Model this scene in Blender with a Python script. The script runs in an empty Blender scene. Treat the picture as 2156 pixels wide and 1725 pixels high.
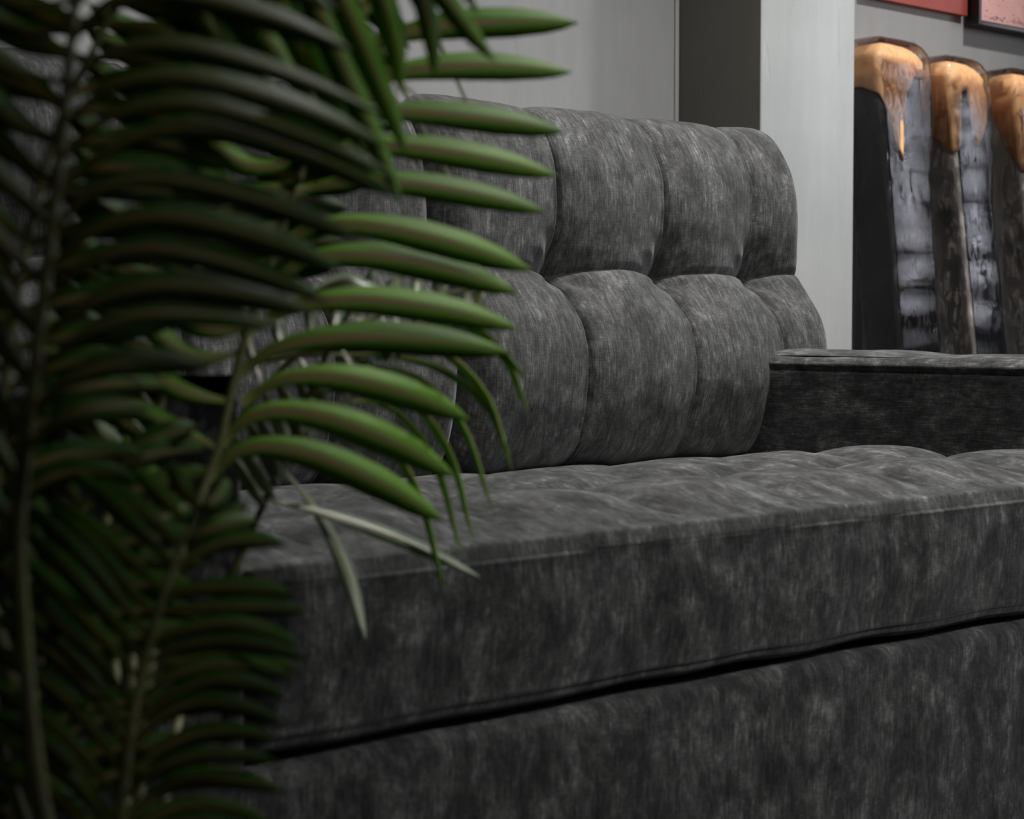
import bpy, math, random
from mathutils import Vector, noise
import numpy as np

random.seed(7)
scene = bpy.context.scene
col = scene.collection

# ------------------------------------------------------------------ camera
F_PX = 3862.0
YAW, PITCH = math.radians(48.06), math.radians(2.67)
CAM = Vector((0.0, -1.45, 0.6915))
FWD = Vector((math.cos(YAW) * math.cos(PITCH), math.sin(YAW) * math.cos(PITCH), -math.sin(PITCH)))
RGT = Vector((math.sin(YAW), -math.cos(YAW), 0.0))
UPV = RGT.cross(FWD)
cd = bpy.data.cameras.new('camera')
cam = bpy.data.objects.new('camera', cd)
col.objects.link(cam)
cam.location = CAM
cam.rotation_euler = FWD.to_track_quat('-Z', 'Y').to_euler()
cd.sensor_width = 36.0
cd.lens = 36.0 * F_PX / 2156.0
cd.clip_start = 0.05
cd.dof.use_dof = True
cd.dof.focus_distance = 3.15
cd.dof.aperture_fstop = 6.0
scene.camera = cam

# ------------------------------------------------------------------ world and exposure
w = bpy.data.worlds.new('world')
scene.world = w
w.use_nodes = True
w.node_tree.nodes['Background'].inputs[0].default_value = (0.75, 0.80, 0.9, 1)
w.node_tree.nodes['Background'].inputs[1].default_value = 0.05
vs = scene.view_settings
vs.view_transform = 'Standard'
vs.look = 'None'
vs.gamma = 1.0
vs.use_curve_mapping = False
vs.exposure = 0.0

# daylight through an unseen window put into the right-hand wall
FZ = -0.07                      # floor level
CEIL = 2.9
WIN = (7.5, -2.60, -0.48, 1.35, 2.50)      # x of the wall, y range, z range
PANES = [(-2.52, -2.38), (-2.06, -1.94), (-1.58, -1.47), (-1.12, -1.03), (-0.70, -0.62)]  # narrow slots shaped to put reflection strips on the plastic wrap
for y0, y1 in PANES:
    wl = bpy.data.lights.new('unseen_window_light', 'AREA')
    wl.shape = 'RECTANGLE'
    wl.size, wl.size_y = WIN[4] - WIN[3] - .1, y1 - y0
    wl.energy = 8.5
    wl.color = (.90, .93, 1.0)
    wo = bpy.data.objects.new('unseen_window_light', wl)
    col.objects.link(wo)
    wo.location = (WIN[0] + .03, (y0 + y1) / 2, (WIN[3] + WIN[4]) / 2)
    wo.rotation_euler = (0, math.radians(90), 0)

# lamps of the showroom ceiling: (x, y, watts, disc diameter, spread in degrees, aim)
LAMPS = [
    ('white ceiling spotlight above the right sofa arm', 2.60, 0.20, 39.0, 0.30, 110, (2.40, 0.60, 0.6)),
    ('white ceiling spotlight in front of the grey column', 4.45, 0.30, 14.5, 0.16, 72, (3.95, 1.45, 0.35)),
    ('white ceiling spotlight over the aisle in front of the sofa', 1.75, -2.6, 18.0, 0.30, 66, (2.1, 0.0, 1.05)),  # unseen lamp, added to light the leaves from the front
]

# ------------------------------------------------------------------ helpers
def ray(u, v):
    return FWD + RGT * ((u - 1078.0) / F_PX) - UPV * ((v - 862.5) / F_PX)

def at(u, v, depth):
    """a point of the room at the given distance along the lens axis"""
    return CAM + ray(u, v) * depth

def on_y(u, v, y):
    d = ray(u, v)
    return CAM + d * ((y - CAM.y) / d.y)

def mesh_obj(name, verts, faces, mat, parent=None, uvs=None, smooth=True, loc=None):
    me = bpy.data.meshes.new(name)
    me.from_pydata([tuple(v) for v in verts], [], faces)
    if uvs is not None:
        lay = me.uv_layers.new(name='UVMap')
        idx = np.empty(len(me.loops), dtype=np.int32)
        me.loops.foreach_get('vertex_index', idx)
        arr = np.asarray(uvs, dtype=np.float32)[idx]
        lay.data.foreach_set('uv', arr.ravel())
    if mat is not None:
        for m in (mat if isinstance(mat, (list, tuple)) else [mat]):
            me.materials.append(m)
    if smooth:
        me.polygons.foreach_set('use_smooth', [True] * len(me.polygons))
    me.update()
    o = bpy.data.objects.new(name, me)
    col.objects.link(o)
    if parent is not None:
        o.parent = parent
        o.location = loc if loc is not None else -parent.location if parent.type == 'EMPTY' else Vector((0, 0, 0))
    return o

def thing(name, label, cat, loc=(0, 0, 0), group=None):
    o = bpy.data.objects.new(name, None)
    col.objects.link(o)
    o.location = loc
    o.empty_display_size = 0.1
    o['label'] = label
    o['category'] = cat
    if group:
        o['group'] = group
    return o

def box_data(x0, x1, y0, y1, z0, z1):
    v = [(x0, y0, z0), (x1, y0, z0), (x1, y1, z0), (x0, y1, z0), (x0, y0, z1), (x1, y0, z1), (x1, y1, z1), (x0, y1, z1)]
    f = [(0, 3, 2, 1), (4, 5, 6, 7), (0, 1, 5, 4), (1, 2, 6, 5), (2, 3, 7, 6), (3, 0, 4, 7)]
    return v, f

def box(name, b, mat, parent=None, bevel=0.0, seg=3):
    v, f = box_data(*b)
    o = mesh_obj(name, v, f, mat, parent, smooth=False)
    if bevel:
        m = o.modifiers.new('bevel', 'BEVEL')
        m.width = bevel
        m.segments = seg
        m.limit_method = 'ANGLE'
        o.data.polygons.foreach_set('use_smooth', [True] * len(o.data.polygons))
    return o

def struct(o):
    o['kind'] = 'structure'
    return o

def catmull(pts, n, closed=False):
    """evenly spaced samples of a Catmull-Rom curve through 2-D or 3-D points"""
    P = np.array(pts, float)
    k = len(P)
    fine = []
    segs = k if closed else k - 1
    for i in range(segs):
        if closed:
            p0, p1, p2, p3 = P[(i - 1) % k], P[i], P[(i + 1) % k], P[(i + 2) % k]
        else:
            p1, p2 = P[i], P[i + 1]
            p0 = P[i - 1] if i > 0 else 2 * p1 - p2
            p3 = P[i + 2] if i + 2 < k else 2 * p2 - p1
        for t in np.linspace(0, 1, 40, endpoint=False):
            fine.append(.5 * (2 * p1 + (p2 - p0) * t + (2 * p0 - 5 * p1 + 4 * p2 - p3) * t * t + (3 * p1 - p0 - 3 * p2 + p3) * t ** 3))
    fine.append(P[0] if closed else P[-1])
    fine = np.array(fine)
    d = np.r_[0, np.cumsum(np.linalg.norm(np.diff(fine, axis=0), axis=1))]
    s = np.linspace(0, d[-1], n, endpoint=not closed)
    out = np.stack([np.interp(s, d, fine[:, j]) for j in range(P.shape[1])], 1)
    return out, s, d[-1]

def rounded(pts, radii, n=6):
    """polygon corners rounded with arcs -> dense point list"""
    out = []
    k = len(pts)
    for i in range(k):
        p = np.array(pts[i], float)
        a = np.array(pts[i - 1], float) - p
        b = np.array(pts[(i + 1) % k], float) - p
        r = radii[i]
        if r <= 0:
            out.append(p)
            continue
        a /= np.linalg.norm(a)
        b /= np.linalg.norm(b)
        for t in np.linspace(0, 1, n):
            out.append((1 - t) ** 2 * (p + a * r) + 2 * t * (1 - t) * p + t * t * (p + b * r))
    return out

def loft(name, axis, prof, n, t0, t1, nt, rend, disp, mat, parent, swap_uv=False, uvoff=(0, 0), dense=True, dens=None, tfocus=None):
    """closed (a,z) profile swept along x or y, ends rounded inwards by rend; disp(t, s, a, z) pushes along the normal"""
    if dense:
        P, S, total = catmull(prof, n, True)
    else:
        P = np.array(prof, float)
        d = np.r_[0, np.cumsum(np.linalg.norm(np.diff(np.r_[P, P[:1]], axis=0), axis=1))]
        total = d[-1]
        S = np.linspace(0, total, n, endpoint=False)
        Q = np.r_[P, P[:1]]
        P = np.stack([np.interp(S, d, Q[:, j]) for j in range(2)], 1)
    if dens is not None:
        if dense:
            Q, QS, total = catmull(prof, 2400, True)
        else:
            Q0 = np.array(prof, float)
            Q0 = np.r_[Q0, Q0[:1]]
            d = np.r_[0, np.cumsum(np.linalg.norm(np.diff(Q0, axis=0), axis=1))]
            QS = np.linspace(0, d[-1], 4000, endpoint=False)
            Q = np.stack([np.interp(QS, d, Q0[:, j]) for j in range(2)], 1)
        wgt = np.array([dens(a, z) for a, z in Q])
        cw = np.r_[0, np.cumsum(wgt)][:-1]
        want = np.linspace(0, cw[-1] + wgt[-1], n, endpoint=False)
        idx = np.clip(np.searchsorted(cw, want), 0, len(Q) - 1)
        idx = np.unique(idx)
        P, S = Q[idx], QS[idx]
    T = np.roll(P, -1, 0) - np.roll(P, 1, 0)
    T /= np.linalg.norm(T, axis=1)[:, None]
    area = .5 * np.sum(P[:, 0] * np.roll(P[:, 1], -1) - np.roll(P[:, 0], -1) * P[:, 1])
    N = np.stack([T[:, 1], -T[:, 0]], 1) * (1 if area > 0 else -1)
    ts = list(np.linspace(t0 + rend, t1 - rend, nt))
    if tfocus:
        fine = np.linspace(t0 + rend, t1 - rend, 4000)
        wt = np.array([1 + 4 * max(math.exp(-((x - c) / .02) ** 2) for c in tfocus) for x in fine])
        cw = np.cumsum(wt)
        ts = list(np.interp(np.linspace(cw[0], cw[-1], nt), cw, fine))
    k = 10
    ang = [math.pi / 2 * i / k for i in range(1, k + 1)]
    ts = [t0 + rend - rend * math.sin(q) for q in reversed(ang)] + ts + [t1 - rend + rend * math.sin(q) for q in ang]
    verts, uvs = [], []
    for t in ts:
        e = max(0.0, (t0 + rend) - t, t - (t1 - rend)) / rend if rend > 0 else 0
        ins = rend * (1 - math.sqrt(max(0.0, 1 - e * e)))
        D = disp(t, S, P[:, 0], P[:, 1]) if disp else np.zeros(len(P))
        Q = P + N * (D * (1 - e * e) - ins)[:, None]
        for (a, z), s in zip(Q, S):
            verts.append((t, a, z) if axis == 'x' else (a, t, z))
            uvs.append((s + uvoff[1], t + uvoff[0]) if swap_uv else (t + uvoff[0], s + uvoff[1]))
    m = len(P)
    faces = []
    flip = (area > 0) != (axis == 'x')
    for i in range(len(ts) - 1):
        for j in range(m):
            j2 = (j + 1) % m
            q = (i * m + j, i * m + j2, (i + 1) * m + j2, (i + 1) * m + j)
            faces.append(q[::-1] if not flip else q)
    k0 = len(verts)
    for src in (0, (len(ts) - 1) * m):
        for j in range(m):
            p = verts[src + j]
            verts.append(p)
            uvs.append((p[1 if axis == 'x' else 0] + 3.3, p[2] + 1.7))
    a = tuple(k0 + j for j in range(m))
    b = tuple(k0 + m + j for j in range(m))
    faces.append(a if not flip else a[::-1])
    faces.append(b[::-1] if not flip else b)
    return mesh_obj(name, verts, faces, mat, parent, uvs)

def tube(name, pts, radii, mat, parent, sides=8, loc=None):
    pts = [Vector(p) for p in pts]
    verts, faces, uvs = [], [], []
    up = Vector((0.3, 0.2, 0.9))
    L = 0
    for i, p in enumerate(pts):
        t = (pts[min(i + 1, len(pts) - 1)] - pts[max(i - 1, 0)]).normalized()
        a = t.cross(up)
        if a.length < 1e-3:
            a = t.cross(Vector((1, 0, 0)))
        a.normalize()
        b = t.cross(a)
        if i:
            L += (p - pts[i - 1]).length
        for k in range(sides):
            q = 2 * math.pi * k / sides
            verts.append(p + (a * math.cos(q) + b * math.sin(q)) * radii[i])
            uvs.append((k / sides, L))
    for i in range(len(pts) - 1):
        for k in range(sides):
            k2 = (k + 1) % sides
            faces.append((i * sides + k, (i + 1) * sides + k, (i + 1) * sides + k2, i * sides + k2))
    faces.append(tuple(range(sides)))
    faces.append(tuple(reversed(range((len(pts) - 1) * sides, len(pts) * sides))))
    return mesh_obj(name, verts, faces, mat, parent, uvs, loc=loc)

# ------------------------------------------------------------------ materials
class NT:
    def __init__(self, name):
        self.m = bpy.data.materials.new(name)
        self.m.use_nodes = True
        self.t = self.m.node_tree
        self.bsdf = self.t.nodes['Principled BSDF']
        self.out = self.t.nodes['Material Output']
    def n(self, kind, **kw):
        nd = self.t.nodes.new(kind)
        for k, v in kw.items():
            if k == 'ins':
                for kk, vv in v.items():
                    nd.inputs[kk].default_value = vv
            else:
                setattr(nd, k, v)
        return nd
    def l(self, a, b):
        self.t.links.new(a, b)
    def ramp(self, fac, stops):
        r = self.n('ShaderNodeValToRGB')
        el = r.color_ramp.elements
        while len(el) < len(stops):
            el.new(0.5)
        for e, (p, c) in zip(el, stops):
            e.position = p
            e.color = c if len(c) == 4 else (*c, 1)
        self.l(fac, r.inputs[0])
        return r.outputs[0]
    def mapped(self, src, scale, offset=(0, 0, 0)):
        mp = self.n('ShaderNodeMapping')
        mp.inputs['Scale'].default_value = scale
        mp.inputs['Location'].default_value = offset
        self.l(src, mp.inputs[0])
        return mp.outputs[0]
    def noise(self, vec, scale, detail=3, rough=.55, dist=0.0):
        nd = self.n('ShaderNodeTexNoise')
        nd.inputs['Scale'].default_value = scale
        nd.inputs['Detail'].default_value = detail
        nd.inputs['Roughness'].default_value = rough
        nd.inputs['Distortion'].default_value = dist
        self.l(vec, nd.inputs['Vector'])
        return nd.outputs['Fac']
    def math(self, op, a, b):
        nd = self.n('ShaderNodeMath', operation=op)
        for i, x in enumerate((a, b)):
            if isinstance(x, (int, float)):
                nd.inputs[i].default_value = x
            else:
                self.l(x, nd.inputs[i])
        return nd.outputs[0]
    def bump(self, h, strength, dist):
        b = self.n('ShaderNodeBump')
        b.inputs['Strength'].default_value = strength
        b.inputs['Distance'].default_value = dist
        self.l(h, b.inputs['Height'])
        self.l(b.outputs[0], self.bsdf.inputs['Normal'])
    def set(self, **kw):
        for k, v in kw.items():
            self.bsdf.inputs[k.replace('_', ' ')].default_value = v

def fabric_mat(name, gain):
    q = NT(name)
    uv = q.n('ShaderNodeTexCoord').outputs['UV']
    blot = q.noise(q.mapped(uv, (1, .6, 1)), 21, 8, .76, .3)
    strk = q.noise(q.mapped(uv, (430, 22, 1)), 1.0, 3, .6)
    weft = q.noise(q.mapped(uv, (60, 520, 1)), 1.0, 2, .5)
    pile = q.noise(q.mapped(uv, (1, .35, 1)), 150, 3, .7)
    a = q.math('ADD', q.math('MULTIPLY', q.math('ADD', q.math('MULTIPLY', blot, gain), .5 - .5 * gain), .52), q.math('MULTIPLY', strk, .22))
    a = q.math('ADD', a, q.math('MULTIPLY', weft, .10))
    a = q.math('ADD', a, q.math('MULTIPLY', pile, .20))
    c = q.ramp(a, [(.41, (.0105, .0105, .0105)), (.50, (.036, .0365, .0365)), (.57, (.078, .079, .079)), (.65, (.20, .203, .205))])
    q.l(c, q.bsdf.inputs['Base Color'])
    q.set(Roughness=.88, Sheen_Weight=.16, Sheen_Roughness=.45)
    q.bsdf.inputs['Sheen Tint'].default_value = (.9, .92, .94, 1)
    q.bsdf.inputs['Specular IOR Level'].default_value = .2
    q.bump(q.math('ADD', strk, q.math('MULTIPLY', weft, .6)), .35, .0012)
    return q.m

def plaster_mat(name, c0, c1, rough=.5):
    q = NT(name)
    g = q.n('ShaderNodeTexCoord').outputs['Object']
    big = q.noise(g, 2.3, 4, .6)
    st = q.noise(q.mapped(g, (34, 34, 4)), 1.0, 4, .65, .8)
    a = q.math('ADD', q.math('MULTIPLY', big, .7), q.math('MULTIPLY', st, .3))
    q.l(q.ramp(a, [(.35, c0), (.65, c1)]), q.bsdf.inputs['Base Color'])
    q.set(Roughness=rough)
    dent = q.noise(q.mapped(g, (22, 22, 7)), 1.0, 2, .5)
    pits = q.ramp(dent, [(.0, (1, 1, 1)), (.70, (1, 1, 1)), (.76, (.0, .0, .0))])
    q.bump(q.math('ADD', q.math('MULTIPLY', st, .2), pits), .25, .003)
    return q.m

def plain(name, c, rough=.6, metallic=0.0, nscale=0, namp=.0, spec=.5):
    q = NT(name)
    q.set(Roughness=rough, Metallic=metallic)
    q.bsdf.inputs['Specular IOR Level'].default_value = spec
    if nscale:
        g = q.n('ShaderNodeTexCoord').outputs['Object']
        f = q.noise(g, nscale, 4, .6)
        lo = tuple(x * (1 - namp) for x in c)
        hi = tuple(min(1, x * (1 + namp)) for x in c)
        q.l(q.ramp(f, [(.3, lo), (.7, hi)]), q.bsdf.inputs['Base Color'])
    else:
        q.bsdf.inputs['Base Color'].default_value = (*c, 1)
    return q.m

def leaf_mat(name, cols, rough, spec):
    q = NT(name)
    tc = q.n('ShaderNodeTexCoord').outputs['UV']
    sp = q.n('ShaderNodeSeparateXYZ')
    q.l(tc, sp.inputs[0])
    u, v = sp.outputs[0], sp.outputs[1]
    d = q.math('ABSOLUTE', q.math('SUBTRACT', u, .5), 0)
    # rib: wide olive stalk at the base that narrows towards the tip
    half = q.math('ADD', .05, q.math('MULTIPLY', .30, q.math('POWER', q.math('SUBTRACT', 1.0, v), 1.6)))
    rel = q.math('DIVIDE', d, half)
    fac = q.ramp(rel, [(.60, (1, 1, 1)), (.95, (0, 0, 0))])
    oi = q.n('ShaderNodeObjectInfo')
    vein = q.noise(q.mapped(tc, (46, 1.2, 1)), 1.0, 2, .5)
    mixv = q.math('ADD', q.math('MULTIPLY', oi.outputs['Random'], .6), q.math('MULTIPLY', vein, .4))
    blade = q.ramp(mixv, [(.15, cols[0]), (.5, cols[1]), (.85, cols[2])])
    mx = q.n('ShaderNodeMix', data_type='RGBA')
    q.l(fac, mx.inputs['Factor'])
    q.l(blade, mx.inputs['A'])
    mx.inputs['B'].default_value = (.27, .22, .10, 1)
    q.l(mx.outputs['Result'], q.bsdf.inputs['Base Color'])
    q.set(Roughness=rough)
    q.bsdf.inputs['Specular IOR Level'].default_value = spec
    q.bump(vein, .25, .001)
    tr = q.n('ShaderNodeBsdfTranslucent')
    hs = q.n('ShaderNodeHueSaturation')
    hs.inputs['Saturation'].default_value = 1.15
    hs.inputs['Value'].default_value = 1.5
    q.l(mx.outputs['Result'], hs.inputs['Color'])
    q.l(hs.outputs[0], tr.inputs[0])
    ms = q.n('ShaderNodeMixShader')
    ms.inputs[0].default_value = .38
    q.l(q.bsdf.outputs[0], ms.inputs[1])
    q.l(tr.outputs[0], ms.inputs[2])
    q.l(ms.outputs[0], q.out.inputs[0])
    return q.m

def wrap_mat():
    q = NT('clear_plastic_wrap')
    g = q.n('ShaderNodeTexCoord').outputs['Object']
    n1 = q.noise(q.mapped(g, (1, 1, .3)), 60, 5, .7, 1.5)
    film = q.noise(q.mapped(g, (4, 4, 90)), 1.0, 2, .5)
    cr = q.ramp(n1, [(.0, (0, 0, 0)), (.56, (0, 0, 0)), (.64, (1, 1, 1))])
    b = q.n('ShaderNodeBump')
    b.inputs['Strength'].default_value = .45
    b.inputs['Distance'].default_value = .006
    q.l(q.math('ADD', q.math('ADD', cr, q.math('MULTIPLY', q.noise(g, 210, 2, .6, 2.0), .03)), q.math('ADD', q.math('MULTIPLY', film, .12), q.math('MULTIPLY', n1, .25))), b.inputs['Height'])
    gl = q.n('ShaderNodeBsdfGlossy')
    gl.inputs['Roughness'].default_value = .05
    gl.inputs['Color'].default_value = (.95, .95, 1, 1)
    q.l(b.outputs[0], gl.inputs['Normal'])
    tr = q.n('ShaderNodeBsdfTransparent')
    tr.inputs[0].default_value = (.97, .97, .98, 1)
    fr = q.n('ShaderNodeFresnel')
    fr.inputs['IOR'].default_value = 1.45
    q.l(b.outputs[0], fr.inputs['Normal'])
    ms = q.n('ShaderNodeMixShader')
    q.l(fr.outputs[0], ms.inputs[0])
    q.l(tr.outputs[0], ms.inputs[1])
    q.l(gl.outputs[0], ms.inputs[2])
    q.l(ms.outputs[0], q.out.inputs[0])
    q.t.nodes.remove(q.bsdf)
    return q.m

def emit_mat(name, c, s):
    q = NT(name)
    q.bsdf.inputs['Emission Color'].default_value = (*c, 1)
    q.bsdf.inputs['Emission Strength'].default_value = s
    q.bsdf.inputs['Base Color'].default_value = (.8, .8, .8, 1)
    return q.m

def print_mat():
    q = NT('pink_print')
    g = q.n('ShaderNodeTexCoord').outputs['Object']
    sp = q.n('ShaderNodeSeparateXYZ')
    q.l(g, sp.inputs[0])
    base = q.noise(g, 3, 4, .6, .6)
    c = q.ramp(base, [(.3, (.50, .17, .14)), (.5, (.62, .27, .23)), (.7, (.66, .36, .32))])
    q.l(c, q.bsdf.inputs['Base Color'])
    q.set(Roughness=.35)
    return q.m

FAB = fabric_mat('charcoal_chenille', 1.2)
FABB = fabric_mat('charcoal_chenille_taut', .85)
WALL = plaster_mat('grey_wall_paint', (.225, .228, .228), (.28, .284, .284), .5)
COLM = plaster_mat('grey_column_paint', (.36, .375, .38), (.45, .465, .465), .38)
COLS = plaster_mat('shaded_taupe_column_side', (.060, .055, .047), (.076, .070, .060), .5)  # dark taupe with the shade of the column's left face put into it
CEILM = plain('ceiling_paint', (.25, .25, .25), .9)
FLOORM = plain('dark_floor_tile', (.055, .054, .052), .35, nscale=6, namp=.25)
LEAF = leaf_mat('palm_leaf', [(.115, .255, .030), (.155, .315, .040), (.20, .37, .055)], .55, .2)
LEAF_SHADE = leaf_mat('shaded_palm_leaf', [(.032, .085, .012), (.050, .125, .016), (.085, .18, .024)], .5, .22)  # darker green that carries the shade on the left and lower fronds
LEAFP = leaf_mat('pale_sheen_palm_leaf', [(.26, .33, .24), (.32, .40, .29), (.36, .45, .30)], .30, .8)  # lamp sheen of glossy leaflets put into a pale base colour
RACH = plain('palm_stalk', (.135, .140, .055), .45, nscale=30, namp=.3)
WRAP = wrap_mat()
TAUPE = plain('taupe_cloth', (.72, .665, .61), .8, nscale=9, namp=.25)
BLACKC = plain('black_cloth', (.014, .0135, .017), .7, nscale=14, namp=.3)
CHARC = plain('charcoal_cloth', (.05, .05, .055), .7, nscale=12, namp=.3)
TAN = plain('tan_foam_sheet', (.84, .48, .23), .55, nscale=12, namp=.12)
WHITE = plain('white_enamel', (.8, .8, .8), .4)
POTM = plain('dark_pot_plastic', (.03, .03, .03), .5, nscale=20, namp=.2)
SOIL = plain('potting_soil', (.03, .02, .013), .95, nscale=60, namp=.4)
RED = plain('red_canvas', (.30, .05, .035), .5, nscale=5, namp=.25)
BLACKF = plain('black_frame', (.012, .011, .014), .35)
PINK = print_mat()
FOOTM = plain('dark_wood', (.03, .02, .015), .5)

# ------------------------------------------------------------------ the room
WALL_Y = 1.60
COL_Y, COL_X0, COL_X1 = 1.336, 3.276, 3.625
struct(box('floor', (-3.0, 7.5, -4.0, WALL_Y + .15, FZ - .1, FZ), FLOORM))
struct(box('ceiling', (-3.0, 7.5, -4.0, WALL_Y + .15, CEIL, CEIL + .1), CEILM))
struct(box('wall_back', (-3.0, 7.5, WALL_Y, WALL_Y + .15, FZ, CEIL), WALL))
wr_v, wr_f = [], []
for b in ((7.5, 7.65, -4.0, WIN[1], FZ, CEIL), (7.5, 7.65, WIN[2], WALL_Y + .15, FZ, CEIL), (7.5, 7.65, WIN[1], WIN[2], FZ, WIN[3]), (7.5, 7.65, WIN[1], WIN[2], WIN[4], CEIL)):
    v, f = box_data(*b)
    wr_f += [tuple(i + len(wr_v) for i in q) for q in f]
    wr_v += v
struct(mesh_obj('wall_right', wr_v, wr_f, WALL, smooth=False))
win = bpy.data.objects.new('unseen_window', None)
col.objects.link(win)
win.location = (7.5, WIN[1], WIN[3])
struct(win)
bars = [WIN[1]] + [y for p in PANES for y in p] + [WIN[2]]
rails = [(7.5, 7.55, bars[k], bars[k + 1], WIN[3] + .05, WIN[4] - .05) for k in range(0, len(bars), 2)]
for b in rails + [(7.5, 7.55, WIN[1], WIN[2], WIN[3], WIN[3] + .05), (7.5, 7.55, WIN[1], WIN[2], WIN[4] - .05, WIN[4])]:
    box('unseen_window_frame', b, WHITE, win, bevel=.004)
struct(box('wall_front', (-3.0, 7.5, -4.15, -4.0, FZ, CEIL), WALL))
struct(box('wall_left', (-3.15, -3.0, -4.0, WALL_Y + .15, FZ, CEIL), WALL))
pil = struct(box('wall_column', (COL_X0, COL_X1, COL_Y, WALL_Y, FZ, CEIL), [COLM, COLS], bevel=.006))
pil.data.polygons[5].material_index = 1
struct(box('trim_1', (COL_X0 - .012, COL_X0, WALL_Y - .008, WALL_Y, FZ, CEIL), WALL, bevel=.003))

# ------------------------------------------------------------------ ceiling lamps
def lamp(label, x, y, watts, dia, spread, aim):
    t = thing('ceiling_spotlight', label, 'lamp', (x, y, CEIL), 'ceiling spotlights')
    r = dia / 2
    n = 28
    prof = [(r + .03, 0), (r + .03, -.012), (r + .004, -.016), (r + .002, -.004)]
    v = [(x + a * math.cos(2 * math.pi * k / n), y + a * math.sin(2 * math.pi * k / n), CEIL + z) for a, z in prof for k in range(n)]
    f = [(i * n + k, i * n + (k + 1) % n, (i + 1) * n + (k + 1) % n, (i + 1) * n + k) for i in range(len(prof) - 1) for k in range(n)]
    mesh_obj('trim_ring', v, f, WHITE, t)
    v = [(x + r * math.cos(2 * math.pi * k / n), y + r * math.sin(2 * math.pi * k / n), CEIL - .004) for k in range(n)]
    mesh_obj('diffuser', v, [tuple(range(n))[::-1]], emit_mat('lamp_glow', (1, .97, .93), 3.0), t, smooth=False)
    ld = bpy.data.lights.new('lamp_light', 'AREA')
    ld.shape = 'DISK'
    ld.size = dia
    ld.energy = watts
    ld.color = (1.0, .975, .94)
    ld.spread = math.radians(spread)
    lo = bpy.data.objects.new('lamp_light', ld)
    col.objects.link(lo)
    lo.parent = t
    lo.location = (0, 0, -.02)
    lo.rotation_euler = (Vector(aim) - Vector((x, y, CEIL))).to_track_quat('-Z', 'Y').to_euler()
for L in LAMPS:
    lamp(*L)

# ------------------------------------------------------------------ the sofa
XL, XR = 0.95, 2.565            # inner faces of the arms
ARM = 0.190
SEAM_X = [1.09, 1.35, 1.605, 1.86, 2.122, 2.384, 2.625]
sofa = thing('sofa', 'long charcoal grey tufted velvet sofa behind the palm leaves', 'sofa', ((XL + XR) / 2, .5, FZ))

def smooth01(x):
    x = np.clip(x, 0, 1)
    return x * x * (3 - 2 * x)

def cell(x, seams):
    for a, b in zip(seams[:-1], seams[1:]):
        if a <= x <= b:
            return (x - a) / (b - a)
    return 0.0

def nz(x, y, z, k=1.0):
    return noise.noise(Vector((x * k, y * k, z * k)))

# back cushions: seam-level profile (y, z); puffs are added between the seams
BACKP = [(.86, .445), (.80, .450), (.750, .485), (.726, .55), (.718, .62), (.730, .69), (.762, .745), (.786, .785), (.790, .825),
         (.792, .88), (.803, .955), (.833, 1.015), (.873, 1.050), (.923, 1.053), (.965, 1.015), (.985, .9), (.99, .75), (.985, .6), (.965, .47), (.92, .445)]
def make_back(x0, x1, seams, seed):
    P, S, tot = catmull(BACKP, 400, True)
    s_row = S[int(np.argmin(np.hypot(P[:, 0] - .786, P[:, 1] - .785)))]
    s_top = S[int(np.argmin(np.hypot(P[:, 0] - .923, P[:, 1] - 1.053)))]
    wob = [random.uniform(0, 100) for _ in range(5)]
    inner = seams[1:-1]
    def disp(t, s, a, z):
        row = s_row + .004 * nz(t, 0, wob[0], 9)
        d = np.abs(s - row)
        fold = smooth01((s - .02) / .06) * (1 - smooth01((s - s_top - .05) / .18))
        tt = t + .006 * np.array([nz(q, wob[1], 0, 6) for q in s])
        bx = np.min(np.abs(tt[:, None] - np.array(inner)[None, :]), axis=1)
        w_ = (seams[2] - seams[1])
        pu = np.clip(1 - np.clip(1 - 2 * bx / w_, 0, 1) ** 2.4, 0, 1) ** .6
        rr = np.hypot(bx, d)
        h = .014 * pu - .0115 * np.exp(-(bx / .0045) ** 1.2) - .0115 * np.exp(-(d / .0045) ** 1.2)
        h += .0030 * np.exp(-((bx - .011) / .0035) ** 2) * (tt < np.array(inner)[np.argmin(np.abs(tt[:, None] - np.array(inner)[None, :]), axis=1)])
        h -= .016 * np.exp(-d / .04) * (.35 + .65 * np.exp(-bx / .07))
        h -= .040 * np.exp(-rr / .05)
        # small gathers running out of each tuft
        ang = np.arctan2(s - row, tt - np.array(inner)[np.argmin(np.abs(tt[:, None] - np.array(inner)[None, :]), axis=1)])
        h += .0022 * np.sin(ang * 7 + seed) * np.exp(-((rr - .045) / .03) ** 2)
        h += np.array([.0035 * nz(t, q, wob[2], 10) + .0012 * nz(t, q, wob[3], 34) for q in s])
        return h * fold
    def dens(a, z):
        front = 1.0 if a < .9 and z > .46 else .35
        return front * (1 + 3.5 * math.exp(-((z - .785) / .02) ** 2) * (1 if a < .9 else 0))
    return loft('back_cushion', 'x', BACKP, 330, x0, x1, 320, .05, disp, FABB, sofa, uvoff=(seed, 0), dens=dens, tfocus=inner)
make_back(1.866, 2.768, [1.86, 2.122, 2.384, 2.622, 2.775], 3.1)
make_back(.775, 1.854, [.77, 1.09, 1.35, 1.605, 1.86], 7.7)

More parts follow.
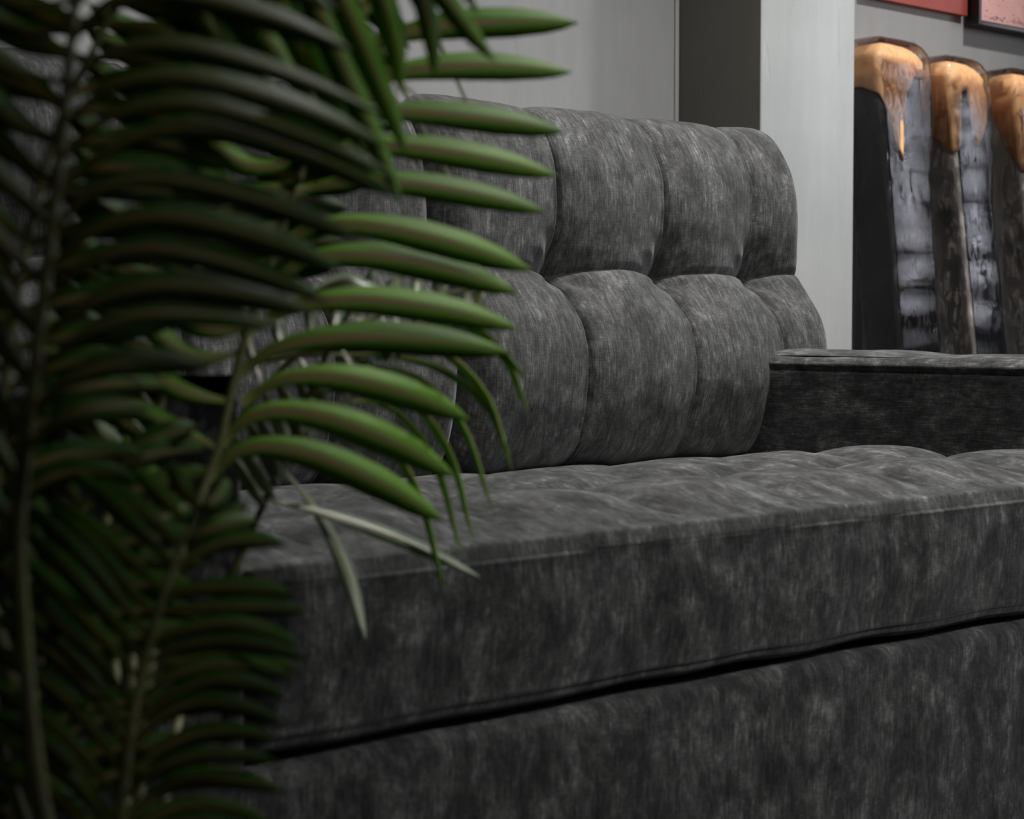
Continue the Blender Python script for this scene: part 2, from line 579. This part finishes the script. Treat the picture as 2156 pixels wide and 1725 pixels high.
# seat cushion: one long pad with a welted front edge and tufted top
SEATP = rounded([(.016, .276), (-.002, .288), (-.016, .37), (-.006, .463), (.03, .469), (.30, .466), (.62, .455), (.86, .440), (.88, .40), (.88, .30), (.86, .276)],
                [.006, .010, .05, .006, .02, .05, .05, .02, .02, .02, .01], 6)
def make_seat():
    n = 420
    P = np.array(SEATP)
    wob = [random.uniform(0, 100) for _ in range(4)]
    rows = [.02, .29, .56, .83]
    def disp(t, s, a, z):
        top = smooth01((z - .442) / .02)
        out = np.zeros(len(s))
        edge_wave = .008 * nz(t, 0, wob[0], 5)
        for j in range(len(s)):
            aj = a[j]
            h = .0
            if top[j] > 0:
                uu = cell(min(max(t + .006 * nz(aj, 0, wob[1], 8), SEAM_X[0] - .26), XR + .2), [SEAM_X[0] - .265] + SEAM_X + [2.90])
                pu = max(0.0, 1 - abs(2 * uu - 1) ** 2.3) ** .55
                vv = cell(min(max(aj, rows[0]), rows[-1]), rows)
                pvv = max(0.0, 1 - abs(2 * vv - 1) ** 2.2) ** .5
                back = smooth01((aj) / .12)
                h += top[j] * (.034 * pu * (.35 + .65 * pvv) + .018 * pvv - .026) * (.15 + .85 * back)
                h += .003 * nz(t, aj, wob[2], 11) * top[j]
            elif aj < .05:
                # upholstered front face: soft sags and two welts
                h += .004 * nz(t, z[j] * 1.5, wob[3], 7) + edge_wave
                for zz, am in ((.454, 1.0), (.298, .45)):
                    dd = z[j] - zz
                    h += am * (.0032 * math.exp(-(dd / .0035) ** 2) - .0030 * math.exp(-((dd + .008) / .003) ** 2) + .0016 * math.exp(-((dd + .014) / .003) ** 2))
            out[j] = h
        return out
    dens = lambda a, z: 3.0 if (a < .05 and z > .25) else (1.0 if z > .43 else .15)
    return loft('seat_cushion', 'x', SEATP, n, XL + .004, XR - .004, 360, .02, disp, FAB, sofa, uvoff=(1.3, .4), dense=False, dens=dens, tfocus=SEAM_X)
make_seat()

# base under the seat
BASEP = rounded([(.0, FZ + .03), (-.004, .266), (.90, .266), (.90, FZ + .03)], [.01, .022, .02, .01], 8)
def base_disp(t, s, a, z):
    return np.array([.0025 * nz(t, z[j], 4.4, 6) * (1 if a[j] < .05 else 0) for j in range(len(s))])
loft('base', 'x', BASEP, 160, XL + .002, XR - .002, 120, .012, base_disp, FAB, sofa, uvoff=(5.2, 2.1), dense=False)

def make_arm(x0, x1):
    prof = rounded([(x0, FZ + .03), (x0 - .002, .33), (x0, .632), (x0 + .05, .643), (x1 - .05, .643), (x1, .632), (x1 + .002, .33), (x1, FZ + .03)],
                   [.01, .1, .016, .04, .04, .016, .1, .01], 7)
    wob = random.uniform(0, 50)
    def disp(t, s, a, z):
        out = np.zeros(len(s))
        for j in range(len(s)):
            h = .0025 * nz(t, s[j], wob, 8)
            if z[j] > .56:
                d = z[j] - .620
                h += .0026 * math.exp(-(d / .005) ** 2) - .0026 * math.exp(-((d + .010) / .004) ** 2)
            if z[j] > .636:
                h += .006 * nz(t, a[j], wob + 3, 9)
            out[j] = h
        return out
    loft('arm', 'y', prof, 260, -.02, .97, 150, .010, disp, FAB, sofa, uvoff=(x0, x1), dense=False, swap_uv=True, dens=lambda a, z: 3.0 if z > .59 else 1.0)
make_arm(XR, XR + ARM)
make_arm(XL - ARM, XL)
BFP = rounded([(.995, FZ + .03), (1.0, .86), (1.08, .86), (1.10, FZ + .03)], [.01, .03, .03, .01], 6)
loft('back_frame', 'x', BFP, 90, XL - ARM, XR + ARM, 30, .02, None, FAB, sofa, dense=False)
for fx in (XL - ARM + .06, XR + ARM - .12):
    for fy in (.04, 1.0):
        box('foot', (fx, fx + .06, fy, fy + .06, FZ, FZ + .035), FOOTM, sofa, bevel=.006)

# ------------------------------------------------------------------ pictures on the back wall
cv = thing('red_canvas', 'plain red canvas picture high on the wall beside the black frame', 'picture', (4.2, WALL_Y, 1.562))
v, f = box_data(3.98, 4.452, WALL_Y - .020, WALL_Y - .001, 1.562, 2.15)
o = mesh_obj('canvas', v, f, RED, cv, smooth=False)
fr = thing('framed_picture', 'pink print in a deep black frame above the wrapped panels', 'picture', (4.8, WALL_Y, 1.53))
FX0, FX1, FZ0, FZ1, FY = 4.462, 5.16, 1.535, 2.2, WALL_Y - .052
for b in ((FX0, FX0 + .014, FZ0, FZ1), (FX1 - .014, FX1, FZ0, FZ1), (FX0 + .014, FX1 - .014, FZ0, FZ0 + .014), (FX0 + .014, FX1 - .014, FZ1 - .014, FZ1)):
    box('frame_rail', (b[0], b[1], FY, WALL_Y - .001, b[2], b[3]), BLACKF, fr, bevel=.002)
pr = box('print', (FX0 + .014, FX1 - .014, FY + .006, WALL_Y - .01, FZ0 + .014, FZ1 - .014), PINK, fr)
# speckled dark marks along the lower margin of the print
mv, mf = [], []
rr = random.Random(3)
for i in range(150):
    x = FX0 + .03 + rr.random() * .6
    z = FZ0 + .022 + abs(rr.gauss(0, .006)) + (0 if rr.random() < .8 else rr.random() * .05)
    s = rr.uniform(.0012, .0035)
    k = len(mv)
    yy = FY + .0055
    for q in range(6):
        mv.append((x + s * math.cos(q * math.pi / 3), yy, z + .8 * s * math.sin(q * math.pi / 3)))
    mf.append(tuple(range(k, k + 6)))
o = mesh_obj('printed_speckles', mv, mf, BLACKF, pr, smooth=False, loc=(0, 0, 0))
o['kind'] = 'stuff'

# ------------------------------------------------------------------ wrapped panels leaning on the wall
def rrect(w, d, r, n=5):
    """rounded rectangle, corner at the front left = (0,0), x to the right, y to the wall"""
    out = []
    for cx, cy, a0 in ((w - r, r, -90), (w - r, d - r, 0), (r, d - r, 90), (r, r, 180)):
        for k in range(n):
            a = math.radians(a0 + 90 * k / (n - 1))
            out.append((cx + r * math.cos(a), cy + r * math.sin(a)))
    return out

def wrapped_panel(label, x0, height, hem, seed, lean=.125, W=.150, D=.118, side=None):
    ytop = WALL_Y - .020
    def yfront(z):
        return ytop - D - lean * (height - z) - .012
    root = thing('wrapped_panel', label, 'wrapped panel', (x0 + W / 2, yfront(FZ) + D / 2, FZ), 'plastic wrapped panels leaning on the wall')
    ring = rrect(W, D, .012)
    n = len(ring)
    def shell(name, zs, grow, mats, amp=0.0, k=20, closed_bottom=True, hemf=None, matsel=None):
        V, Fc, mi = [], [], []
        for z, sc in zs:
            for (px, py) in ring:
                cx, cy = W / 2, D / 2
                dx, dy = px - cx, py - cy
                g = 1 + grow / math.hypot(dx, dy)
                zz = z
                if hemf is not None and z < height - .10:
                    pass
                X = x0 + cx + dx * g * sc
                Y = yfront(z) + cy + dy * g * sc
                nn = amp * nz(X, Y, z + seed, k)
                V.append((X + nn * dx / W, Y + nn * dy / D, z))
        m = len(zs)
        for i in range(m - 1):
            for j in range(n):
                j2 = (j + 1) % n
                Fc.append((i * n + j, i * n + j2, (i + 1) * n + j2, (i + 1) * n + j))
                xm, ym = (ring[j][0] + ring[j2][0]) / 2, (ring[j][1] + ring[j2][1]) / 2
                mi.append(1 if (xm > .006 and ym < D - .02) else 0)
        Fc.append(tuple(range((m - 1) * n, m * n)))
        mi.append(0)
        if closed_bottom:
            Fc.append(tuple(reversed(range(n))))
            mi.append(0)
        ob = mesh_obj(name, V, Fc, mats, root)
        if isinstance(mats, (list, tuple)) and len(mats) > 1:
            ob.data.polygons.foreach_set('material_index', mi)
        return ob
    H = height
    top = [(H - .06, 1.0), (H - .035, .96), (H - .015, .86), (H - .004, .68), (H, .4)]
    shell('panel_body', [(FZ + .006, 1.0)] + [(FZ + .01 + (H - FZ - .08) * i / 16, 1.0) for i in range(1, 17)] + top, 0, [side or TAUPE, BLACKC], .004, 9)
    # cap sheet: tan foam folded over the top, hanging down in points
    V, Fc = [], []
    m = 12
    per = 48
    cap_rings = []
    def ringpt(fr_):
        x = fr_ * n
        i = int(x) % n
        t = x - int(x)
        a, b = ring[i], ring[(i + 1) % n]
        return a[0] + (b[0] - a[0]) * t, a[1] + (b[1] - a[1]) * t
    # perimeter by arc length
    cum = [0]
    for i in range(n):
        a, b = ring[i], ring[(i + 1) % n]
        cum.append(cum[-1] + math.hypot(b[0] - a[0], b[1] - a[1]))
    def per_pt(q):
        d = (q % 1.0) * cum[-1]
        for i in range(n):
            if d <= cum[i + 1]:
                t = (d - cum[i]) / max(1e-9, cum[i + 1] - cum[i])
                a, b = ring[i], ring[(i + 1) % n]
                return a[0] + (b[0] - a[0]) * t, a[1] + (b[1] - a[1]) * t
        return ring[0]
    capmask = []
    for i in range(m + 6):
        for k_ in range(per):
            px, py = per_pt(k_ / per)
            dx, dy = px - W / 2, py - D / 2
            ang = math.degrees(math.atan2(dy, dx))
            hm = np.interp(ang, hem[0], hem[1], period=360)
            if i < m:
                f_ = i / (m - 1)
                z = H - hm + (hm - .045) * f_
                sc, gr = 1.0, .006 + .004 * (1 - f_) * (.5 + .5 * nz(px * 3, py * 3, seed, 9)) + .006 * math.sin(math.pi * f_)
            else:
                q = (i - m + 1) / 6
                z = H - .045 + .062 * math.sin(q * math.pi / 2)
                sc, gr = max(.05, math.cos(q * math.pi / 2 * .96)), .012
            g = 1 + gr / math.hypot(dx, dy)
            nn = .012 * nz(px * 9, py * 9, z * 6 + seed, 2.2)
            V.append((x0 + W / 2 + dx * (g * sc + nn * 5 * sc), yfront(min(z, H)) + D / 2 + dy * (g * sc + nn * 4 * sc), z))
    for i in range(m + 5):
        for k_ in range(per):
            k2 = (k_ + 1) % per
            Fc.append((i * per + k_, i * per + k2, (i + 1) * per + k2, (i + 1) * per + k_))
    Fc.append(tuple(range((m + 5) * per, (m + 6) * per)))
    cap = mesh_obj('foam_cap', V, Fc, TAN, root)
    cap['label'] = 'tan foam sheet folded over the top in points'
    md = cap.modifiers.new('solid', 'SOLIDIFY')
    md.thickness = .003
    md.offset = 1
    zs = []
    for i in range(121):
        z = FZ + .002 + (H - .04 - FZ) * i / 120
        zs.append((z, 1 + .24 * float(smooth01(np.array((z - (H - .42)) / .30)))))
    zs += [(H - .01, 1.21), (H + .012, 1.08), (H + .024, .9), (H + .032, .62), (H + .036, .3)]
    shell('plastic_wrap', zs, .005, WRAP, .006, 20)

def slab_x(u, v, y):
    return on_y(u, v, y).x
HEMA = ([-180, -150, -135, -118, -95, -60, -20, 30, 90, 150], [.10, .12, .20, .30, .13, .07, .07, .10, .10, .10])
HEMB = ([-180, -160, -142, -134, -122, -100, -84, -60, -20, 30, 90, 150], [.20, .22, .24, .22, .07, .06, .22, .20, .08, .10, .12, .15])
HEMC = ([-180, -160, -142, -130, -118, -80, -40, 30, 90, 150], [.14, .22, .27, .25, .12, .09, .09, .10, .10, .10])
yf = WALL_Y - .150
X1, X2, X3 = slab_x(1850, 200, yf), slab_x(1995, 210, yf), slab_x(2135, 215, yf)
wrapped_panel('plastic wrapped black panel with tan cap, half hidden beside the grey column', X1, 1.405, HEMA, 1.0, lean=.10, W=.175, side=CHARC)
wrapped_panel('plastic wrapped panel with taupe side and tan cap, middle of the three', X2, 1.385, HEMB, 22.0)
wrapped_panel('plastic wrapped panel with taupe side and tan cap, farthest right of the three', X3, 1.38, HEMC, 47.0)

# ------------------------------------------------------------------ the palm
POT = Vector((.63, -.36, FZ))
palm = thing('potted_palm', 'green feather-leaved palm with arching leaflets in front of the sofa', 'palm', POT)
n = 32
prof = [(.0, .0), (.11, .0), (.13, .01), (.16, .22), (.168, .235), (.168, .25), (.152, .25), (.15, .222)]
v = [(POT.x + a * math.cos(2 * math.pi * k / n), POT.y + a * math.sin(2 * math.pi * k / n), z + FZ) for a, z in prof[1:] for k in range(n)]
f = [(i * n + k, i * n + (k + 1) % n, (i + 1) * n + (k + 1) % n, (i + 1) * n + k) for i in range(len(prof) - 2) for k in range(n)]
f.append(tuple(reversed(range(n))))
mesh_obj('pot', v, f, POTM, palm)
v = [(POT.x + .151 * math.cos(2 * math.pi * k / n), POT.y + .151 * math.sin(2 * math.pi * k / n), .228 + FZ) for k in range(n)]
mesh_obj('soil', v, [tuple(range(n))], SOIL, palm, smooth=False)

def leaflet(parent, pts, width, nrm, fold=.35, twist=0.0, seg=13, mat=None):
    """closed thin blade, folded like a roof along its raised rib; nrm = the side its face looks to"""
    C_, _, L = catmull([tuple(p) for p in pts], seg + 1)
    C_ = [Vector(c) for c in C_]
    prof = [(0, .30), (.10, .32), (.22, .52), (.38, .82), (.54, 1.0), (.70, .98), (.84, .76), (.93, .44), (1, .03)]
    px, py = zip(*prof)
    verts, uvs, faces = [], [], []
    for i, c in enumerate(C_):
        t = i / seg
        tan = (C_[min(i + 1, seg)] - C_[max(i - 1, 0)]).normalized()
        a = tan.cross(Vector(nrm))
        if a.length < 1e-4:
            a = tan.cross(Vector((0, 0, 1)))
        a.normalize()
        b = a.cross(tan).normalized()
        if b.dot(Vector(nrm)) < 0:
            b = -b
        q = twist * t
        a, b = a * math.cos(q) + b * math.sin(q), b * math.cos(q) - a * math.sin(q)
        hw = .5 * width * float(np.interp(t, px, py))
        rib = min(hw * .8, width * (.05 + .10 * (1 - t)))
        up = rib * .18
        fd = fold * hw
        ur = .5 * rib / max(hw, 1e-6)
        verts += [c - a * hw - b * fd, c - a * rib - b * (fold * rib), c + b * up, c + a * rib - b * (fold * rib), c + a * hw - b * fd, c - b * (.0008 + .4 * rib)]
        uvs += [(0, t), (.5 - ur, t), (.5, t), (.5 + ur, t), (1, t), (.5, t)]
    m = 6
    for i in range(seg):
        for k in range(m):
            k2 = (k + 1) % m
            faces.append((i * m + k, i * m + k2, (i + 1) * m + k2, (i + 1) * m + k))
    faces.append(tuple(range(m)))
    return mesh_obj('leaflet', verts, faces, mat or LEAF, parent, uvs, loc=(0, 0, 0))

TOCAM = -FWD
def frond(rachis, r0, r1, keys_list, petiole=True, mat=None):
    """rachis: (u, v, depth) from the bottom to the tip, keys_list: leaflet tables.
    A table is (count, width, nrm, jitter, keys); a key is (t on the rachis, mid (u,v,depth), tip (u,v,depth))"""
    P3 = [at(*p) for p in rachis]
    pts, S, L = catmull([tuple(p) for p in P3], 60)
    path = [Vector(p) for p in pts]
    if petiole:
        first = path[0]
        base = POT + Vector(((first.x - POT.x) * .25, (first.y - POT.y) * .25, .20))
        if (base - POT).to_2d().length > .11:
            base = POT + (base - POT).to_2d().normalized().to_3d() * .11 + Vector((0, 0, .20))
        d = (path[1] - path[0]).normalized()
        lk = (first - base).length
        q1 = base + Vector((0, 0, .45 * lk))
        q2 = first - d * .35 * lk
        pet = []
        for i in range(14):
            t = i / 14
            pet.append((1 - t) ** 3 * base + 3 * t * (1 - t) ** 2 * q1 + 3 * t * t * (1 - t) * q2 + t ** 3 * first)
    else:
        pet = []
    full = pet + path
    rad = [r0 * 1.25] * len(pet) + [r0 + (r1 - r0) * i / (len(path) - 1) for i in range(len(path))]
    ob = tube('frond', full, rad, RACH, palm)
    for cnt, width, nrm, jit, keys in keys_list:
        ks = [k[0] for k in keys]
        for i in range(cnt):
            t = ks[0] + (ks[-1] - ks[0]) * (i / max(1, cnt - 1))
            if cnt > 1 and jit > 0:
                t += random.uniform(-.25, .25) * (ks[-1] - ks[0]) / cnt
            t = min(max(t, min(ks)), max(ks))
            def ip(sel, j):
                return float(np.interp(t, ks, [k[sel][j] for k in keys]))
            x = t * (len(path) - 1)
            i0 = min(int(x), len(path) - 2)
            base = path[i0].lerp(path[i0 + 1], x - i0)
            g = lambda s: random.gauss(0, s)
            mid = at(ip(1, 0) + g(jit), ip(1, 1) + g(jit), ip(1, 2) + g(jit) * .0006)
            jx, jy = g(jit), g(jit)
            tip = at(ip(2, 0) + jx, ip(2, 1) + jy, ip(2, 2) + g(jit) * .0012)
            m1 = base.lerp(mid, .45) + (mid - base.lerp(tip, .45)) * .30
            m2 = mid.lerp(tip, .55) + (mid - base.lerp(tip, .45)) * .16
            nn = (Vector(nrm[0]) * 1.0 + Vector((g(.12), g(.12), g(.12)))) if isinstance(nrm, list) else Vector(nrm)
            leaflet(ob, [base, m1, mid, m2, tip], width * random.uniform(.9, 1.1), nn, fold=random.uniform(.15, .35), twist=g(.15), mat=mat)
    return ob

NF = [TOCAM * 1.0 + Vector((.1, 0, .30))]        # blades that face the lens and the ceiling
NU = [Vector((0, -.76, .65))]                 # blades seen nearly edge on
ND = [TOCAM * 1.0 + Vector((-.25, 0, -.25))]     # blades tilted down a little so they catch less lamp light

# frond with a pale upright stalk at the far left, leaflets arching to the right
A = [(60, 1500, 1.06), (38, 1150, 1.05), (52, 960, 1.04), (72, 780, 1.03), (96, 580, 1.03), (115, 420, 1.03), (136, 230, 1.03), (152, 60, 1.03), (168, -120, 1.04)]
frond(A, .0050, .0030, [
    (15, .0185, NF, 5, [
        (.346, (165, 870, 1.03), (300, 850, 1.06)), (.457, (320, 640, 1.03), (640, 665, 1.09)), (.512, (330, 560, 1.03), (690, 650, 1.09)),
        (.562, (335, 465, 1.03), (720, 595, 1.09)), (.617, (340, 383, 1.03), (760, 510, 1.09)), (.667, (440, 262, 1.03), (850, 430, 1.10)),
        (.747, (400, 185, 1.03), (830, 340, 1.10)), (.809, (380, 80, 1.03), (790, 230, 1.10)), (.889, (360, -40, 1.03), (720, 60, 1.08)), (1.0, (380, -230, 1.04), (700, -100, 1.08))]),
    (13, .020, NF, 6, [
        (.24, (-60, 1000, 1.04), (-160, 960, 1.05)), (.45, (-40, 640, 1.04), (-180, 520, 1.06)), (.65, (-20, 330, 1.04), (-170, 180, 1.06)), (1.0, (0, -100, 1.04), (-150, -260, 1.06))]),
], mat=LEAF_SHADE)

# frond in the middle whose leaflet tips stand against the sofa
B = [(385, 1150, 1.40), (408, 1090, 1.41), (432, 1020, 1.42), (465, 925, 1.43), (493, 800, 1.44), (522, 695, 1.44), (565, 570, 1.45), (612, 430, 1.46), (672, 260, 1.47), (735, 100, 1.48), (800, -60, 1.49)]
Bo = frond(B, .0040, .0022, [
    (13, .021, NF, 10, [
        (.08, (330, 1000, 1.40), (250, 930, 1.39)), (.3, (380, 760, 1.42), (270, 690, 1.41)), (.6, (480, 430, 1.44), (350, 330, 1.43)), (1.0, (650, -90, 1.47), (520, -220, 1.46))]),
])
for bx, by, mx, my, tx, ty, wd in [
    (436, 1012, 640, 952, 935, 1098, .0235), (462, 938, 670, 874, 960, 1006, .0235), (510, 850, 720, 795, 990, 885, .0225),
    (494, 795, 740, 708, 1078, 745, .0235), (522, 698, 780, 630, 1092, 692, .0235), (560, 605, 790, 537, 1090, 618, .024),
    (590, 515, 810, 478, 1122, 570, .0235), (625, 400, 890, 388, 1150, 446, .0225), (650, 325, 900, 312, 1175, 370, .0225),
    (690, 255, 930, 238, 1190, 278, .0225), (715, 205, 940, 138, 1205, 152, .0225), (735, 120, 950, 52, 1218, 48, .0225), (770, 20, 960, -50, 1190, -60, .022)]:
    base, mid, tip = at(bx, by, 1.445), at(mx, my, 1.455), at(tx, ty, 1.50)
    k = (mid - base.lerp(tip, .45))
    leaflet(Bo, [base, base.lerp(mid, .42) + k * .42, mid, mid.lerp(tip, .55) + k * .16, tip], wd * 1.2, NF[0] + Vector((random.gauss(0, .1), 0, random.gauss(0, .1))), fold=.16, twist=random.gauss(0, .12))

# frond arching overhead, leaflets hanging into the picture from the top
Cc = [(-160, 300, 1.18), (-120, -150, 1.18), (60, -380, 1.19), (350, -400, 1.20), (650, -300, 1.22), (930, -160, 1.24)]
Co = frond(Cc, .0045, .0022, [])
for bx, by, mx, my, tx, ty, wd in [
    (500, -350, 690, 60, 850, 435, .021), (560, -330, 740, 40, 858, 330, .020), (430, -380, 600, 30, 770, 330, .020), (640, -300, 800, -20, 842, 200, .019),
    (780, -230, 890, -10, 915, 165, .0150), (820, -220, 930, -20, 1045, 130, .0170), (380, -390, 520, 0, 700, 260, .020), (700, -270, 860, -60, 900, 60, .018), (310, -400, 420, 10, 600, 200, .020), (880, -180, 960, -60, 1010, 30, .012)]:
    base, mid, tip = at(bx, by, 1.21), at(mx, my, 1.20), at(tx, ty, 1.22)
    k = (mid - base.lerp(tip, .45))
    leaflet(Co, [base, base.lerp(mid, .5) + k * .15, mid, mid.lerp(tip, .55) + k * .15, tip], wd, NF[0] + Vector((random.gauss(0, .15), 0, random.gauss(0, .15))), fold=.35, twist=random.gauss(0, .15))

# low frond at the bottom, dark and dense
Dd = [(245, 1840, 1.16), (255, 1700, 1.16), (272, 1560, 1.16), (300, 1410, 1.17), (338, 1270, 1.17), (378, 1165, 1.18), (420, 1070, 1.19)]
frond(Dd, .0045, .0022, [
    (17, .0155, ND, 9, [
        (.0, (400, 1740, 1.16), (600, 1790, 1.18)), (.2, (400, 1590, 1.16), (590, 1600, 1.18)), (.38, (430, 1440, 1.16), (610, 1470, 1.18)),
        (.55, (460, 1340, 1.17), (640, 1390, 1.19)), (.7, (470, 1270, 1.17), (640, 1300, 1.19)), (.82, (480, 1150, 1.18), (590, 1130, 1.20)), (1.0, (440, 1060, 1.19), (470, 1010, 1.20))]),
    (17, .0155, ND, 9, [
        (.0, (100, 1660, 1.16), (-60, 1600, 1.18)), (.3, (120, 1420, 1.16), (-40, 1320, 1.18)), (.6, (190, 1220, 1.17), (60, 1080, 1.18)), (.85, (280, 1080, 1.18), (160, 1010, 1.19)), (1.0, (390, 1030, 1.19), (360, 980, 1.20))]),
], mat=LEAF_SHADE)

# slim frond behind, seen edge on, with thin drooping tips over the seat
E_ = [(470, 1250, 1.58), (560, 1050, 1.58), (640, 860, 1.58), (700, 720, 1.58), (760, 620, 1.58)]
Eo = frond(E_, .0035, .0018, [])
for bx, by, mx, my, tx, ty in [
    (735, 660, 985, 672, 1116, 880), (720, 690, 960, 690, 1112, 800), (700, 720, 950, 745, 1080, 995), (690, 745, 940, 775, 1075, 960),
    (672, 790, 900, 800, 1042, 1085), (655, 830, 880, 850, 1000, 1148), (640, 865, 850, 870, 975, 1175), (620, 910, 820, 930, 938, 1250),
    (590, 980, 700, 1130, 770, 1345), (560, 1050, 780, 1110, 1010, 1215)]:
    base, mid, tip = at(bx, by, 1.58), at(mx, my, 1.62), at(tx, ty, 1.60)
    k = (mid - base.lerp(tip, .45))
    leaflet(Eo, [base, base.lerp(mid, .5) + k * .2, mid, mid.lerp(tip, .5) + k * .28, tip], .0185, NU[0] if ty > 1200 and bx < 600 else Vector((.75, -.15, .75)), fold=.2 if ty > 1200 and bx < 600 else .5, twist=random.gauss(0, .1), mat=LEAFP if ty > 1200 and bx < 600 else None)

# frond reaching to the right behind, leaflets pale with lamp sheen put into their colour
H_ = [(430, 1010, 1.58), (500, 890, 1.60), (590, 780, 1.61), (700, 705, 1.62), (830, 655, 1.64), (930, 622, 1.65), (1012, 606, 1.66)]
Ho = frond(H_, .0030, .0016, [
    (19, .0170, NU, 5, [(.10, (510, 1000, 1.57), (560, 1080, 1.56)), (.3, (590, 880, 1.58), (620, 990, 1.57)), (.5, (690, 760, 1.60), (730, 830, 1.58)), (.75, (850, 680, 1.62), (860, 730, 1.60)), (1.0, (1010, 620, 1.66), (1000, 650, 1.65))]),
    (9, .0170, NU, 5, [(.3, (520, 720, 1.64), (510, 650, 1.66)), (.6, (760, 620, 1.66), (770, 570, 1.68)), (1.0, (990, 590, 1.68), (1000, 570, 1.69))]),
], mat=LEAFP)
for bx, by, mx, my, tx, ty in [(590, 585, 770, 523, 915, 552), (610, 640, 730, 590, 812, 612), (560, 760, 660, 740, 905, 700)]:
    base, mid, tip = at(bx, by, 1.60), at(mx, my, 1.60), at(tx, ty, 1.61)
    leaflet(Ho, [base, base.lerp(mid, .5), mid, mid.lerp(tip, .5), tip], .0200, NU[0], fold=.1, mat=LEAFP)
# hanging pale leaflets behind the tips
F_ = [(330, 500, 1.56), (480, 100, 1.57), (650, -120, 1.58), (860, -160, 1.60)]
Fo = frond(F_, .0035, .0018, [])
for bx, by, mx, my, tx, ty in [(800, -150, 930, 90, 1030, 322), (720, -140, 860, 200, 1008, 470), (640, -110, 800, 120, 960, 268), (840, -160, 960, -40, 1025, 40), (600, -70, 760, 200, 930, 395)]:
    base, mid, tip = at(bx, by, 1.58), at(mx, my, 1.60), at(tx, ty, 1.62)
    k = (mid - base.lerp(tip, .45))
    leaflet(Fo, [base, base.lerp(mid, .5) + k * .15, mid, mid.lerp(tip, .5) + k * .15, tip], .0150, Vector((.2, -.6, .75)), fold=.25, twist=.1, mat=LEAFP)

# fuller fronds behind the first ones
G1 = [(300, 1150, 1.50), (330, 900, 1.50), (380, 600, 1.51), (440, 300, 1.52), (520, 50, 1.53), (600, -150, 1.54)]
frond(G1, .0040, .0022, [
    (14, .024, NF, 14, [(.40, (520, 560, 1.52), (700, 560, 1.54)), (.6, (570, 400, 1.52), (770, 430, 1.55)), (1.0, (700, -100, 1.54), (860, 60, 1.56))]),
    (20, .024, NF, 14, [(.1, (200, 900, 1.50), (60, 860, 1.49)), (.35, (240, 640, 1.50), (90, 560, 1.50)), (.6, (290, 330, 1.51), (140, 240, 1.51)), (1.0, (440, -160, 1.53), (250, -200, 1.52))]),
], mat=LEAF_SHADE)
G2 = [(-30, 1250, 1.22), (0, 900, 1.22), (40, 600, 1.22), (110, 300, 1.22), (220, 60, 1.22), (340, -120, 1.23)]
frond(G2, .0040, .0022, [
    (19, .022, ND, 14, [(.1, (130, 1010, 1.22), (300, 1010, 1.26)), (.4, (200, 620, 1.22), (400, 620, 1.26)), (.7, (300, 230, 1.22), (520, 300, 1.26)), (1.0, (480, -80, 1.22), (640, 60, 1.26))]),
    (14, .022, ND, 14, [(.1, (-120, 1050, 1.22), (-200, 1000, 1.25)), (.5, (-60, 430, 1.22), (-160, 360, 1.25)), (1.0, (180, -130, 1.22), (20, -180, 1.25))]),
], mat=LEAF_SHADE)
G3 = [(80, 1900, 1.27), (60, 1600, 1.27), (90, 1350, 1.27), (150, 1130, 1.28), (240, 960, 1.29)]
frond(G3, .0040, .0022, [
    (16, .022, ND, 14, [(.05, (260, 1760, 1.27), (440, 1760, 1.30)), (.5, (250, 1330, 1.27), (440, 1340, 1.31)), (1.0, (330, 920, 1.28), (420, 900, 1.31))]),
    (14, .022, ND, 14, [(.05, (-60, 1760, 1.27), (-140, 1700, 1.29)), (.5, (0, 1250, 1.27), (-120, 1180, 1.29)), (1.0, (150, 900, 1.28), (60, 860, 1.30))]),
], mat=LEAF_SHADE)
